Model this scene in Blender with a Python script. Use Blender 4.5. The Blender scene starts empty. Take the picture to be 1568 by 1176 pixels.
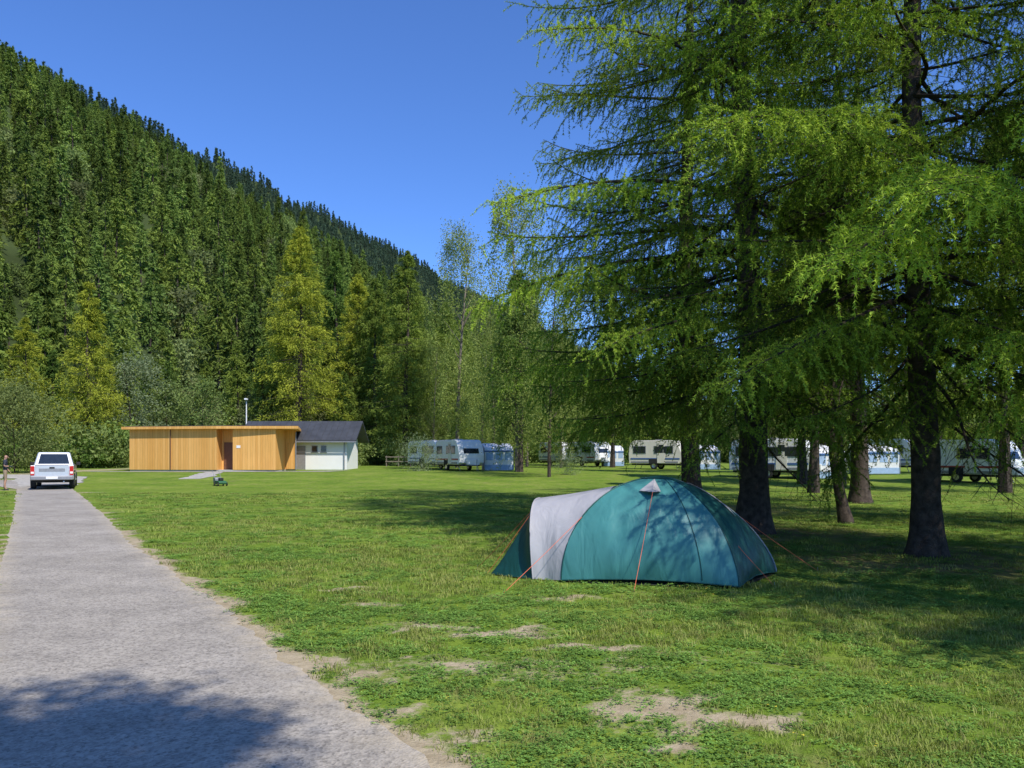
import bpy, bmesh, math, random
import numpy as np
from mathutils import Vector, Matrix, Euler
random.seed(7)
S = bpy.context.scene
COL = S.collection
# ------------------------------------------------------------------ noise
_T = np.random.RandomState(11).rand(256, 256)
def vnoise(x, y, o=0):
    x = np.asarray(x, float)+o*17.3; y = np.asarray(y, float)+o*9.7
    xi = np.floor(x).astype(int); yi = np.floor(y).astype(int)
    fx = x-xi; fy = y-yi
    fx = fx*fx*(3-2*fx); fy = fy*fy*(3-2*fy)
    a = _T[xi & 255, yi & 255]; b = _T[(xi+1) & 255, yi & 255]
    c = _T[xi & 255, (yi+1) & 255]; d = _T[(xi+1) & 255, (yi+1) & 255]
    return (a*(1-fx)+b*fx)*(1-fy)+(c*(1-fx)+d*fx)*fy
def fbm(x, y, o=0, n=4):
    s = 0; a = .5; t = 0
    for i in range(n):
        s = s+a*vnoise(np.asarray(x)*2**i, np.asarray(y)*2**i, o+i*3); t += a; a *= .5
    return s/t
# ------------------------------------------------------------------ materials
def new_mat(name):
    m = bpy.data.materials.new(name); m.use_nodes = True
    nt = m.node_tree; nt.nodes.clear()
    out = nt.nodes.new('ShaderNodeOutputMaterial')
    return m, nt, out
def N(nt, t, **kw):
    n = nt.nodes.new(t)
    for k, v in kw.items():
        setattr(n, k, v)
    return n
def L(nt, a, b): nt.links.new(a, b)
def ramp(nt, fac, stops):
    r = N(nt, 'ShaderNodeValToRGB')
    e = r.color_ramp.elements
    e[0].position = stops[0][0]; e[0].color = (*stops[0][1], 1)
    e[1].position = stops[-1][0]; e[1].color = (*stops[-1][1], 1)
    for p, c in stops[1:-1]:
        k = e.new(p); k.color = (*c, 1)
    L(nt, fac, r.inputs[0]); return r.outputs[0]
def noise(nt, vec, scale, detail=3, rough=.55):
    n = N(nt, 'ShaderNodeTexNoise'); n.inputs['Scale'].default_value = scale
    n.inputs['Detail'].default_value = detail; n.inputs['Roughness'].default_value = rough
    if vec is not None: L(nt, vec, n.inputs['Vector'])
    return n.outputs['Fac']
def mixc(nt, fac, a, b, mode='MIX'):
    m = N(nt, 'ShaderNodeMix'); m.data_type = 'RGBA'; m.blend_type = mode
    for s, v in ((m.inputs[0], fac), (m.inputs[6], a), (m.inputs[7], b)):
        if isinstance(v, (int, float)): s.default_value = v
        elif isinstance(v, tuple): s.default_value = (*v, 1)
        else: L(nt, v, s)
    return m.outputs[2]
def simple(name, col, rough=.6, metal=0, var=.12, scale=6, bump=0, spec=.5, coat=0):
    m, nt, out = new_mat(name)
    b = N(nt, 'ShaderNodeBsdfPrincipled')
    tc = N(nt, 'ShaderNodeTexCoord')
    f = noise(nt, tc.outputs['Object'], scale, 5)
    lo = tuple(c*(1-var) for c in col); hi = tuple(min(1, c*(1+var)) for c in col)
    L(nt, ramp(nt, f, [(.3, lo), (.7, hi)]), b.inputs['Base Color'])
    b.inputs['Roughness'].default_value = rough; b.inputs['Metallic'].default_value = metal
    b.inputs['Specular IOR Level'].default_value = spec
    b.inputs['Coat Weight'].default_value = coat
    if bump:
        bp = N(nt, 'ShaderNodeBump'); bp.inputs['Strength'].default_value = bump; bp.inputs['Distance'].default_value = .02
        L(nt, noise(nt, tc.outputs['Object'], scale*5, 4), bp.inputs['Height']); L(nt, bp.outputs[0], b.inputs['Normal'])
    L(nt, b.outputs[0], out.inputs[0]); return m
def foliage(name, dark, light, nscale=.5, rnd=.5, trans=.35, hue2=None, along=None):
    m, nt, out = new_mat(name)
    tc = N(nt, 'ShaderNodeTexCoord'); oi = N(nt, 'ShaderNodeObjectInfo'); geo = N(nt, 'ShaderNodeNewGeometry')
    f = noise(nt, tc.outputs['Object'], nscale, 3)
    ad = N(nt, 'ShaderNodeMath', operation='MULTIPLY_ADD'); ad.inputs[1].default_value = .35
    L(nt, geo.outputs['Random Per Island'], ad.inputs[0]); L(nt, f, ad.inputs[2])
    c = ramp(nt, ad.outputs[0], [(.4, dark), (.95, light)])
    if along:   # inner crown shade painted into the needles, by distance along the branch
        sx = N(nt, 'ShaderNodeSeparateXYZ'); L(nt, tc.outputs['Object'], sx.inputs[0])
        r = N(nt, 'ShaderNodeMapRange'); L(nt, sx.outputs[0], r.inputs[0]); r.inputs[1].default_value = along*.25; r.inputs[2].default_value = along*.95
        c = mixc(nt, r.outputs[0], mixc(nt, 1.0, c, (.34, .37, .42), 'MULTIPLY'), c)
    if hue2:
        r = N(nt, 'ShaderNodeMath', operation='MULTIPLY'); L(nt, oi.outputs['Random'], r.inputs[0]); r.inputs[1].default_value = .8
        c = mixc(nt, r.outputs[0], c, hue2)
    mr = N(nt, 'ShaderNodeMapRange')
    fr = N(nt, 'ShaderNodeMath', operation='MULTIPLY'); fr.inputs[1].default_value = 7.31; L(nt, oi.outputs['Random'], fr.inputs[0])
    fr2 = N(nt, 'ShaderNodeMath', operation='FRACT'); L(nt, fr.outputs[0], fr2.inputs[0]); L(nt, fr2.outputs[0], mr.inputs[0])
    mr.inputs[3].default_value = 1-rnd; mr.inputs[4].default_value = 1+rnd
    vm = N(nt, 'ShaderNodeVectorMath', operation='SCALE'); L(nt, c, vm.inputs[0]); L(nt, mr.outputs[0], vm.inputs['Scale'])
    d = N(nt, 'ShaderNodeBsdfDiffuse'); t = N(nt, 'ShaderNodeBsdfTranslucent')
    L(nt, vm.outputs[0], d.inputs[0]); 
    vt = N(nt, 'ShaderNodeVectorMath', operation='MULTIPLY'); L(nt, vm.outputs[0], vt.inputs[0]); vt.inputs[1].default_value = (1.25, 1.25, .6)
    L(nt, vt.outputs[0], t.inputs[0])
    mx = N(nt, 'ShaderNodeMixShader'); mx.inputs[0].default_value = trans
    L(nt, d.outputs[0], mx.inputs[1]); L(nt, t.outputs[0], mx.inputs[2]); L(nt, mx.outputs[0], out.inputs[0])
    return m
M = {}
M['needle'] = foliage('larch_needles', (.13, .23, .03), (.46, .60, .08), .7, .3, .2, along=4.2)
M['needle_sunlit'] = foliage('larch_sunlit_needles', (.27, .41, .045), (.60, .74, .11), .9, .15, .25)  # brighter needle copy: sunlight on the lush branches is put into the colour
M['bark'] = simple('larch_bark', (.075, .058, .047), .95, var=.5, scale=9, bump=1.0, spec=.1)
M['twig'] = simple('twig_bark', (.05, .04, .03), .95, var=.3, spec=.1)
M['midlarch'] = foliage('larch_foliage', (.10, .16, .03), (.31, .38, .07), .35, .18, .25)
M['midlarch_y'] = foliage('yellow_larch_foliage', (.16, .20, .025), (.44, .46, .06), .35, .1, .25)
M['midgreen'] = foliage('green_conifer_foliage', (.06, .115, .025), (.19, .28, .06), .35, .2, .25)
M['birch'] = foliage('birch_foliage', (.12, .17, .04), (.34, .39, .11), .5, .15, .3)
M['willow'] = foliage('willow_foliage', (.13, .18, .09), (.32, .37, .20), .6, .1, .3)
M['hill_con'] = foliage('hill_conifer_foliage', (.04, .075, .018), (.15, .215, .05), .25, .5, .12, (.17, .23, .05))
M['hill_larch'] = foliage('hill_larch_foliage', (.08, .125, .025), (.24, .30, .06), .35, .4, .15)
M['hill_far'] = foliage('hazy_conifer_foliage', (.05, .085, .055), (.11, .16, .10), .2, .3, .15)  # bluish tint paints the haze of distance into the foliage
M['hill_dec'] = foliage('hill_broadleaf_foliage', (.09, .15, .04), (.24, .31, .09), .3, .35, .2, (.21, .22, .10))
M['shrub'] = foliage('shrub_foliage', (.08, .15, .03), (.22, .32, .07), .8, .25, .3, (.22, .25, .09))
M['birchbark'] = simple('birch_bark', (.2, .16, .12), .85, var=.6, scale=3, bump=.3, spec=.2)
M['white'] = simple('white_body', (.8, .79, .76), .35, var=.04, scale=2)
M['whitewall'] = simple('white_render', (.8, .79, .76), .85, var=.03, scale=1.5)
M['cream'] = simple('cream_body', (.72, .67, .56), .45, var=.05, scale=2)
M['glass'] = simple('dark_glass', (.02, .025, .03), .08, var=.2, spec=.8)
M['rubber'] = simple('rubber', (.02, .02, .02), .85, var=.2)
M['chrome'] = simple('bumper_metal', (.55, .55, .56), .3, 1, var=.05)
M['grey'] = simple('grey_metal', (.3, .3, .31), .5, .4)
M['silver'] = simple('silver_paint', (.62, .63, .65), .32, .4, var=.04, coat=.6)
M['redlight'] = simple('red_lens', (.5, .015, .01), .2, var=.1)
M['redstripe'] = simple('red_stripe', (.4, .05, .04), .4)
M['bluestripe'] = simple('blue_stripe', (.05, .12, .3), .4)
M['bluefab'] = simple('blue_awning_fabric', (.30, .42, .60), .8, var=.1, bump=.2)
M['greyfab'] = simple('grey_awning_fabric', (.70, .70, .70), .8, var=.08, bump=.2)
M['roofdark'] = simple('dark_roof_sheet', (.05, .052, .058), .6, var=.25, scale=1.5)
M['door'] = simple('brown_door', (.16, .07, .035), .6, var=.2)
M['concrete'] = simple('concrete', (.45, .43, .4), .9, var=.15, scale=3, bump=.3)
M['guy'] = simple('orange_cord', (.75, .16, .07), .6)
M['skin'] = simple('skin', (.45, .25, .17), .6, var=.05)
M['shirt'] = simple('dark_shirt', (.03, .033, .045), .85)
M['shorts'] = simple('tan_shorts', (.28, .2, .13), .85)
M['hair'] = simple('dark_hair', (.03, .02, .015), .7)
M['shoe'] = simple('shoes', (.05, .05, .05), .7)
M['mower'] = simple('green_mower_shell', (.03, .12, .05), .5)
M['wood'] = simple('weathered_fence_wood', (.2, .16, .12), .9, var=.3)
def fabric(name, col, trans=.25):
    m, nt, out = new_mat(name)
    tc = N(nt, 'ShaderNodeTexCoord')
    b = N(nt, 'ShaderNodeBsdfPrincipled')
    f = noise(nt, tc.outputs['Object'], 2.2, 3)
    c = ramp(nt, f, [(.3, tuple(x*.9 for x in col)), (.7, tuple(x*1.08 for x in col))])
    L(nt, c, b.inputs['Base Color']); b.inputs['Roughness'].default_value = .45
    w1 = N(nt, 'ShaderNodeTexNoise'); w1.inputs['Scale'].default_value = 3.0; w1.inputs['Detail'].default_value = 3; w1.inputs['Distortion'].default_value = .8
    mp = N(nt, 'ShaderNodeMapping'); mp.inputs['Scale'].default_value = (1.5, 1.5, .4); L(nt, tc.outputs['Object'], mp.inputs[0]); L(nt, mp.outputs[0], w1.inputs['Vector'])
    bp = N(nt, 'ShaderNodeBump'); bp.inputs['Strength'].default_value = .55; bp.inputs['Distance'].default_value = .05
    L(nt, w1.outputs[0], bp.inputs['Height']); L(nt, bp.outputs[0], b.inputs['Normal'])
    t = N(nt, 'ShaderNodeBsdfTranslucent'); L(nt, c, t.inputs[0])
    mx = N(nt, 'ShaderNodeMixShader'); mx.inputs[0].default_value = trans
    L(nt, b.outputs[0], mx.inputs[1]); L(nt, t.outputs[0], mx.inputs[2]); L(nt, mx.outputs[0], out.inputs[0])
    return m
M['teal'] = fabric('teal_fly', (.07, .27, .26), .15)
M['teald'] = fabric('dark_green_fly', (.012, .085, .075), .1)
M['flygrey'] = fabric('silver_grey_fly', (.50, .48, .49), .15)
def mat_timber():
    m, nt, out = new_mat('larch_cladding'); b = N(nt, 'ShaderNodeBsdfPrincipled')
    tc = N(nt, 'ShaderNodeTexCoord'); sx = N(nt, 'ShaderNodeSeparateXYZ'); L(nt, tc.outputs['Object'], sx.inputs[0])
    a = N(nt, 'ShaderNodeMath', operation='MULTIPLY_ADD'); L(nt, sx.outputs[1], a.inputs[0]); a.inputs[1].default_value = .6; L(nt, sx.outputs[0], a.inputs[2])
    k = N(nt, 'ShaderNodeMath', operation='MULTIPLY'); L(nt, a.outputs[0], k.inputs[0]); k.inputs[1].default_value = 5.2
    fl = N(nt, 'ShaderNodeMath', operation='FLOOR'); L(nt, k.outputs[0], fl.inputs[0])
    fr = N(nt, 'ShaderNodeMath', operation='FRACT'); L(nt, k.outputs[0], fr.inputs[0])
    wn = N(nt, 'ShaderNodeTexWhiteNoise'); wn.noise_dimensions = '1D'; L(nt, fl.outputs[0], wn.inputs['W'])
    c = ramp(nt, wn.outputs['Value'], [(0, (.74, .38, .10)), (1, (.86, .48, .15))])
    g = ramp(nt, fr.outputs[0], [(0, (.45, .45, .45)), (.1, (1, 1, 1)), (1, (1, 1, 1))])
    c = mixc(nt, 1.0, c, g, 'MULTIPLY')
    mp = N(nt, 'ShaderNodeMapping'); mp.inputs['Scale'].default_value = (8, 8, .6); L(nt, tc.outputs['Object'], mp.inputs[0])
    c = mixc(nt, .3, c, ramp(nt, noise(nt, mp.outputs[0], 2, 4), [(.3, (.5, .45, .4)), (.7, (1, 1, 1))]), 'MULTIPLY')
    L(nt, c, b.inputs['Base Color']); b.inputs['Roughness'].default_value = .75; b.inputs['Specular IOR Level'].default_value = .25
    L(nt, b.outputs[0], out.inputs[0]); return m
M['timber'] = mat_timber()
def mat_asphalt():
    m, nt, out = new_mat('worn_asphalt'); b = N(nt, 'ShaderNodeBsdfPrincipled')
    tc = N(nt, 'ShaderNodeTexCoord'); v = tc.outputs['Object']
    base = ramp(nt, noise(nt, v, .6, 5, .6), [(.3, (.40, .355, .295)), (.7, (.55, .49, .415))])
    vo = N(nt, 'ShaderNodeTexVoronoi'); vo.inputs['Scale'].default_value = 60; L(nt, v, vo.inputs['Vector'])
    sp = ramp(nt, vo.outputs['Color'], [(0, (.35, .35, .35)), (.45, (.95, .95, .95)), (1, (1.0, .99, .97))])
    c = mixc(nt, .85, base, sp, 'MULTIPLY')
    c = mixc(nt, .6, c, ramp(nt, noise(nt, v, 18, 6, .8), [(.40, (.5, .5, .5)), (.56, (1, 1, 1))]), 'MULTIPLY')
    c = mixc(nt, .55, c, ramp(nt, noise(nt, v, 1.6, 6, .75), [(.40, (.66, .66, .67)), (.58, (1, 1, 1))]), 'MULTIPLY')
    vc = N(nt, 'ShaderNodeTexVoronoi'); vc.feature = 'DISTANCE_TO_EDGE'; vc.inputs['Scale'].default_value = .55
    nz = N(nt, 'ShaderNodeTexNoise'); nz.inputs['Scale'].default_value = 2.5; L(nt, v, nz.inputs['Vector'])
    mm = N(nt, 'ShaderNodeVectorMath', operation='ADD'); L(nt, v, mm.inputs[0]); L(nt, nz.outputs['Color'], mm.inputs[1]); L(nt, mm.outputs[0], vc.inputs['Vector'])
    cr = ramp(nt, vc.outputs['Distance'], [(0, (.5, .48, .45)), (.008, (1, 1, 1)), (1, (1, 1, 1))])
    c = mixc(nt, .4, c, cr, 'MULTIPLY')
    at = N(nt, 'ShaderNodeAttribute'); at.attribute_name = 'edge'
    e = N(nt, 'ShaderNodeMath', operation='MULTIPLY'); L(nt, at.outputs['Fac'], e.inputs[0]); L(nt, ramp(nt, noise(nt, v, 5, 4), [(.35, (.1, .1, .1)), (.65, (1, 1, 1))]), e.inputs[1])
    c = mixc(nt, e.outputs[0], c, (.52, .43, .30))
    L(nt, c, b.inputs['Base Color']); b.inputs['Roughness'].default_value = .85; b.inputs['Specular IOR Level'].default_value = .3
    bp = N(nt, 'ShaderNodeBump'); bp.inputs['Strength'].default_value = .6; bp.inputs['Distance'].default_value = .008
    L(nt, vo.outputs['Distance'], bp.inputs['Height']); L(nt, bp.outputs[0], b.inputs['Normal'])
    L(nt, b.outputs[0], out.inputs[0]); return m
M['asphalt'] = mat_asphalt()
def mat_ground():
    m, nt, out = new_mat('lawn_ground'); b = N(nt, 'ShaderNodeBsdfPrincipled')
    tc = N(nt, 'ShaderNodeTexCoord'); v = tc.outputs['Object']
    g = ramp(nt, noise(nt, v, .35, 6, .65), [(.3, (.145, .235, .03)), (.5, (.215, .30, .04)), (.7, (.31, .35, .07))])
    g = mixc(nt, .85, g, ramp(nt, noise(nt, v, 14, 6, .75), [(.3, (.36, .42, .36)), (.55, (1, 1, 1)), (.75, (1.0, .95, .8))]), 'MULTIPLY')
    g = mixc(nt, .85, g, ramp(nt, noise(nt, v, 2.6, 6, .8), [(.36, (.5, .62, .5)), (.58, (1, 1, 1))]), 'MULTIPLY')
    g = mixc(nt, ramp(nt, noise(nt, v, 1.7, 5, .7), [(.52, (0, 0, 0)), (.72, (.6, .6, .6))]), g, (.28, .22, .11))
    at = N(nt, 'ShaderNodeAttribute'); at.attribute_name = 'dirt'
    nn = N(nt, 'ShaderNodeMath', operation='MULTIPLY_ADD'); L(nt, noise(nt, v, 11, 8, .8), nn.inputs[0]); nn.inputs[1].default_value = 1.7; L(nt, at.outputs['Fac'], nn.inputs[2])
    s = N(nt, 'ShaderNodeMath', operation='SUBTRACT'); L(nt, nn.outputs[0], s.inputs[0]); s.inputs[1].default_value = .78
    k = ramp(nt, s.outputs[0], [(.50, (0, 0, 0)), (.80, (1, 1, 1))])
    d = ramp(nt, noise(nt, v, 6, 6, .7), [(.3, (.32, .25, .155)), (.7, (.52, .43, .29))])
    at2 = N(nt, 'ShaderNodeAttribute'); at2.attribute_name = 'litter'
    g = mixc(nt, at2.outputs['Fac'], g, ramp(nt, noise(nt, v, 4, 6, .7), [(.35, (.12, .13, .04)), (.65, (.24, .16, .10))]))
    c = mixc(nt, k, g, d)
    L(nt, c, b.inputs['Base Color']); b.inputs['Roughness'].default_value = 1; b.inputs['Specular IOR Level'].default_value = .05
    bp = N(nt, 'ShaderNodeBump'); bp.inputs['Strength'].default_value = .8; bp.inputs['Distance'].default_value = .03
    L(nt, noise(nt, v, 18, 5, .7), bp.inputs['Height']); L(nt, bp.outputs[0], b.inputs['Normal'])
    L(nt, b.outputs[0], out.inputs[0]); return m
M['ground'] = mat_ground()
M['grass'] = foliage('grass_blades', (.13, .215, .032), (.34, .41, .08), .8, .38, .28, (.33, .31, .12))
M['clover'] = foliage('clover_leaves', (.09, .20, .04), (.27, .42, .09), .8, .35, .25)
M['yellow'] = simple('yellow_petals', (.75, .6, .05), .7)
M['mount'] = simple('forest_floor', (.05, .07, .025), 1, var=.5, scale=.05, spec=.05)
M['gravel'] = simple('pale_gravel', (.42, .39, .34), .95, var=.25, scale=5, bump=.6, spec=.1)
# ------------------------------------------------------------------ mesh helpers
def link(o, parent=None):
    COL.objects.link(o)
    if parent is not None: o.parent = parent
    return o
def mk(name, V, F, mats, parent=None, mi=None, smooth=False, lnk=True):
    me = bpy.data.meshes.new(name)
    V = V.tolist() if hasattr(V, 'tolist') else V; F = F.tolist() if hasattr(F, 'tolist') else F
    me.from_pydata(V, [], F)
    for m in (mats if isinstance(mats, (list, tuple)) else [mats]): me.materials.append(m)
    if mi is not None: me.polygons.foreach_set('material_index', np.asarray(mi, dtype=np.int32))
    if smooth: me.polygons.foreach_set('use_smooth', np.ones(len(me.polygons), dtype=bool))
    me.update()
    o = bpy.data.objects.new(name, me)
    if lnk: link(o, parent)
    return o
def empty(name, loc=(0, 0, 0), rz=0):
    e = bpy.data.objects.new(name, None); e.empty_display_size = .3; e.location = loc; e.rotation_euler = (0, 0, rz); COL.objects.link(e); return e
def box(name, size, loc, mat, parent=None, bevel=0, rot=(0, 0, 0)):
    bm = bmesh.new(); bmesh.ops.create_cube(bm, size=1)
    for v in bm.verts: v.co = Vector((v.co.x*size[0], v.co.y*size[1], v.co.z*size[2]))
    if bevel: bmesh.ops.bevel(bm, geom=bm.edges[:], offset=bevel, segments=2, affect='EDGES', profile=.6)
    me = bpy.data.meshes.new(name); bm.to_mesh(me); bm.free(); me.materials.append(mat)
    o = bpy.data.objects.new(name, me); o.location = loc; o.rotation_euler = rot; return link(o, parent)
def prism(name, poly, w, mat, parent=None, plane='XZ', bevel=0, loc=(0, 0, 0), rot=(0, 0, 0)):
    """poly in plane; extruded symmetric by w along the third axis (XY: from 0 to w up)"""
    bm = bmesh.new(); vs = []
    for a, b in poly:
        vs.append(bm.verts.new({'XZ': (a, -w/2, b), 'YZ': (-w/2, a, b), 'XY': (a, b, 0)}[plane]))
    f = bm.faces.new(vs)
    r = bmesh.ops.extrude_face_region(bm, geom=[f])
    d = {'XZ': (0, w, 0), 'YZ': (w, 0, 0), 'XY': (0, 0, w)}[plane]
    bmesh.ops.translate(bm, vec=d, verts=[v for v in r['geom'] if isinstance(v, bmesh.types.BMVert)])
    bmesh.ops.recalc_face_normals(bm, faces=bm.faces)
    if bevel: bmesh.ops.bevel(bm, geom=bm.edges[:], offset=bevel, segments=2, affect='EDGES', profile=.6)
    me = bpy.data.meshes.new(name); bm.to_mesh(me); bm.free(); me.materials.append(mat)
    o = bpy.data.objects.new(name, me); o.location = loc; o.rotation_euler = rot; return link(o, parent)
def tube_geo(pts, rad, sides=6, off=0):
    pts = np.asarray(pts, float); n = len(pts)
    V = []; F = []
    for i in range(n):
        t = pts[min(i+1, n-1)]-pts[max(i-1, 0)]; t /= (np.linalg.norm(t)+1e-9)
        up = np.array([0, 0, 1.]) if abs(t[2]) < .9 else np.array([1., 0, 0])
        a = np.cross(t, up); a /= np.linalg.norm(a); b = np.cross(t, a)
        for k in range(sides):
            th = 2*math.pi*k/sides
            V.append(pts[i]+rad[i]*(math.cos(th)*a+math.sin(th)*b))
    for i in range(n-1):
        for k in range(sides):
            k2 = (k+1) % sides
            F.append([off+i*sides+k, off+i*sides+k2, off+(i+1)*sides+k2, off+(i+1)*sides+k])
    return V, F
def tube(name, pts, rad, mat, parent=None, sides=6):
    if not hasattr(rad, '__len__'): rad = [rad]*len(pts)
    V, F = tube_geo(pts, rad, sides); return mk(name, [tuple(v) for v in V], F, mat, parent, smooth=True)
def wheel(name, loc, r, w, parent, axis='Y'):
    bm = bmesh.new()
    prof = [(r*.55, w*.5), (r*.9, w*.5), (r, w*.36), (r, -w*.36), (r*.9, -w*.5), (r*.55, -w*.5)]
    n = 20; rings = []
    for k in range(n):
        th = 2*math.pi*k/n
        rings.append([bm.verts.new((p[0]*math.cos(th), p[1], p[0]*math.sin(th))) for p in prof])
    for k in range(n):
        a = rings[k]; b = rings[(k+1) % n]
        for j in range(len(prof)-1): bm.faces.new((a[j], a[j+1], b[j+1], b[j]))
    for sgn in (1, -1):
        c = bm.verts.new((0, sgn*w*.42, 0)); idx = 0 if sgn > 0 else len(prof)-1
        for k in range(n):
            f = bm.faces.new((rings[k][idx], rings[(k+1) % n][idx], c)); f.material_index = 1
    bmesh.ops.recalc_face_normals(bm, faces=bm.faces)
    me = bpy.data.meshes.new(name); bm.to_mesh(me); bm.free(); me.materials.append(M['rubber']); me.materials.append(M['chrome'])
    o = bpy.data.objects.new(name, me); o.location = loc
    if axis == 'X': o.rotation_euler = (0, 0, math.pi/2)
    return link(o, parent)
def tris(P, D, Ln, W, rs):
    n = len(P); r = rs.normal(size=(n, 3)); sd = np.cross(D, r); sd /= (np.linalg.norm(sd, axis=1, keepdims=True)+1e-9)
    Ln = np.broadcast_to(Ln, (n,))[:, None]; W = np.broadcast_to(W, (n,))[:, None]
    V = np.empty((n, 3, 3)); V[:, 0] = P-sd*W/2; V[:, 1] = P+sd*W/2; V[:, 2] = P+D*Ln
    return V.reshape(-1, 3)
def nrm(a): return a/(np.linalg.norm(a, axis=-1, keepdims=True)+1e-9)
# ------------------------------------------------------------------ terrain
def gz(y):
    y = np.asarray(y, float)
    t = np.clip((y-38)/24, 0, 1); t = t*t*(3-2*t)
    return .5*t+np.clip((y-62)*.009, 0, .7)
RY = [-6, 0, 4.13, 4.47, 5.18, 5.96, 7.16, 8.75, 10.9, 14.6, 21.9, 39.4, 50]
RX = [6.2, 2.2, -.42, -.64, -1.07, -1.52, -2.23, -3.23, -4.55, -6.9, -11.1, -21.5, -29]
LY = [-6, 0, 7.9, 9.84, 13.1, 21.9, 39.4, 50]
LX = [2.9, -.8, -5.15, -6.35, -8.3, -13.6, -24.3, -34]
def redge(y): return np.interp(y, RY, RX)
def ledge(y): return np.interp(y, LY, LX)
PATCH = [(-1.4, 8.56, .16, .10), (-.89, 7.63, .3, .09), (-.08, 7.34, .34, .10), (.6, 9.15, .2, .09), (.47, 6.67, .34, .08), (-.3, 6.05, .17, .11),
         (.87, 5.18, .30, .20), (1.25, 4.85, .34, .12), (.85, 4.52, .14, .08), (-.66, 6.56, .14, .06),
         (-1.9, 9.8, .18, .08), (-.7, 5.0, .13, .1), (-.45, 4.6, .2, .1), (-1.0, 5.9, .15, .1)]
def dirt(x, y):
    x = np.asarray(x, float); y = np.asarray(y, float)
    wx = x+(fbm(x*3, y*3, 1)-.5)*1.1; wy = y+(fbm(x*3, y*3, 5)-.5)*.7
    d = np.zeros_like(x)
    for cx, cy, rx, ry in PATCH:
        q = np.sqrt(((wx-cx)/(rx*1.2))**2+((wy-cy)/(ry*1.4))**2)
        d = np.maximum(d, np.clip(1.08-.45*q, 0, 1))
    e = x-redge(y)+(fbm(x*2, y*2, 9)-.5)*.8
    d = np.maximum(d, np.clip(1.05-np.abs(e)/.46, 0, 1))
    e = ledge(y)-x+(fbm(x*2, y*2, 12)-.5)*.5
    d = np.maximum(d, np.clip(1.0-np.abs(e)/.35, 0, .85))
    d = np.maximum(d, np.clip(.62-np.abs(y-6.2)/8-np.abs(x-.2)/8, 0, .52)*np.clip((fbm(x*1.8, y*1.8, 20)-.42)*5, 0, 1))
    return d
TREES_LIT = [(5.0, 17, 2.6), (6.6, 13, 2.4), (5.6, 25, 3)]
def litter(x, y):
    d = np.zeros_like(x)
    for cx, cy, r in TREES_LIT:
        q = np.hypot(x-cx, y-cy)/r+(fbm(x*1.2, y*1.2, 30)-.5)*1.2
        d = np.maximum(d, np.clip(1.3-q, 0, .85))
    return d
def axis(lo, hi, step, far, grow=1.16):
    a = list(np.arange(lo, hi+1e-6, step)); s = step
    while a[-1] < far: s *= grow; a.append(a[-1]+s)
    s = step; b = [a[0]]
    while b[-1] > -far: s *= grow; b.append(b[-1]-s)
    return np.array(sorted(set(b[1:]+a)))
xs = axis(-7, 9, .08, 4000); ys = axis(3, 15, .08, 4000)
ys = np.array(sorted(set(list(ys[ys < 36])+list(np.arange(36, 66, 1.5))+list(ys[ys > 66]))))
X, Y = np.meshgrid(xs, ys); Z = gz(Y)
nx, ny = len(xs), len(ys)
V = np.stack([X.ravel(), Y.ravel(), Z.ravel()], 1)
ii, jj = np.meshgrid(np.arange(ny-1), np.arange(nx-1), indexing='ij'); q = (ii*nx+jj).ravel()
F = np.stack([q, q+1, q+nx+1, q+nx], 1)
ground = mk('ground', V, F, M['ground'])
for nm, fn in (('dirt', dirt), ('litter', litter)):
    a = ground.data.attributes.new(nm, 'FLOAT', 'POINT'); a.data.foreach_set('value', fn(V[:, 0], V[:, 1]).astype(np.float32))
yy = np.concatenate([np.arange(-5, 16, .07), np.arange(16, 49, .4)])
rV = []; rF = []; rE = []; nc = 9
for i, y in enumerate(yy):
    rj = float((fbm(y*2.2, 3.3, 2)-.5)*.26+(fbm(y*9, 1.3, 4)-.5)*.16); lj = float((fbm(y*2.0, 8.3, 3)-.5)*.22+(fbm(y*9, 4.3, 6)-.5)*.1)
    l = float(ledge(y))+lj; r = float(redge(y))+rj
    for k in range(nc):
        u = k/(nc-1); u2 = .5-.5*math.cos(math.pi*u)
        rV.append((l+(r-l)*u2, y, float(gz(y))+.006+(.012 if y > 34 else 0))); rE.append(1.0 if k in (0, nc-1) else (.45 if k in (1, nc-2) else 0))
    if i:
        for k in range(nc-1):
            a = (i-1)*nc+k; rF.append([a, a+1, a+nc+1, a+nc])
road = mk('road', rV, rF, M['asphalt'])
a = road.data.attributes.new('edge', 'FLOAT', 'POINT'); a.data.foreach_set('value', np.array(rE, dtype=np.float32))
def patch_sheet(name, poly, mat, dz=.02):
    pts = []
    n = len(poly)
    for i in range(n):
        a = np.array(poly[i]); b = np.array(poly[(i+1) % n]); m = max(2, int(np.linalg.norm(b-a)/.5))
        for k in range(m):
            p = a+(b-a)*k/m; j = (fbm(p[0]*1.5, p[1]*1.5, 7)-.5)*.6
            pts.append((p[0]+j, p[1]+j*.6))
    V = [(p[0], p[1], float(gz(p[1]))+dz) for p in pts]
    return mk(name, V, [list(range(len(V)))], mat)
patch_sheet('gravel_forecourt', [(-48, 52), (-31, 50.0), (-25.8, 42.0), (-23.6, 43.5), (-27.5, 52), (-31, 54.5), (-48, 56.5)], M['gravel'])
patch_sheet('gravel_path', [(-32, 60.2), (-22, 59.6), (-13.8, 60.6), (-13.0, 64.5), (-17, 61.4), (-21, 60.9), (-32, 61.4)], M['gravel'])
patch_sheet('gravel_path', [(-20.6, 49.5), (-19.4, 50), (-19.6, 53), (-21.6, 60), (-22.8, 60), (-21.2, 53)], M['gravel'], .012)
A_ = np.array([.326, .945]); N_ = np.array([-.945, .326])
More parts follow.
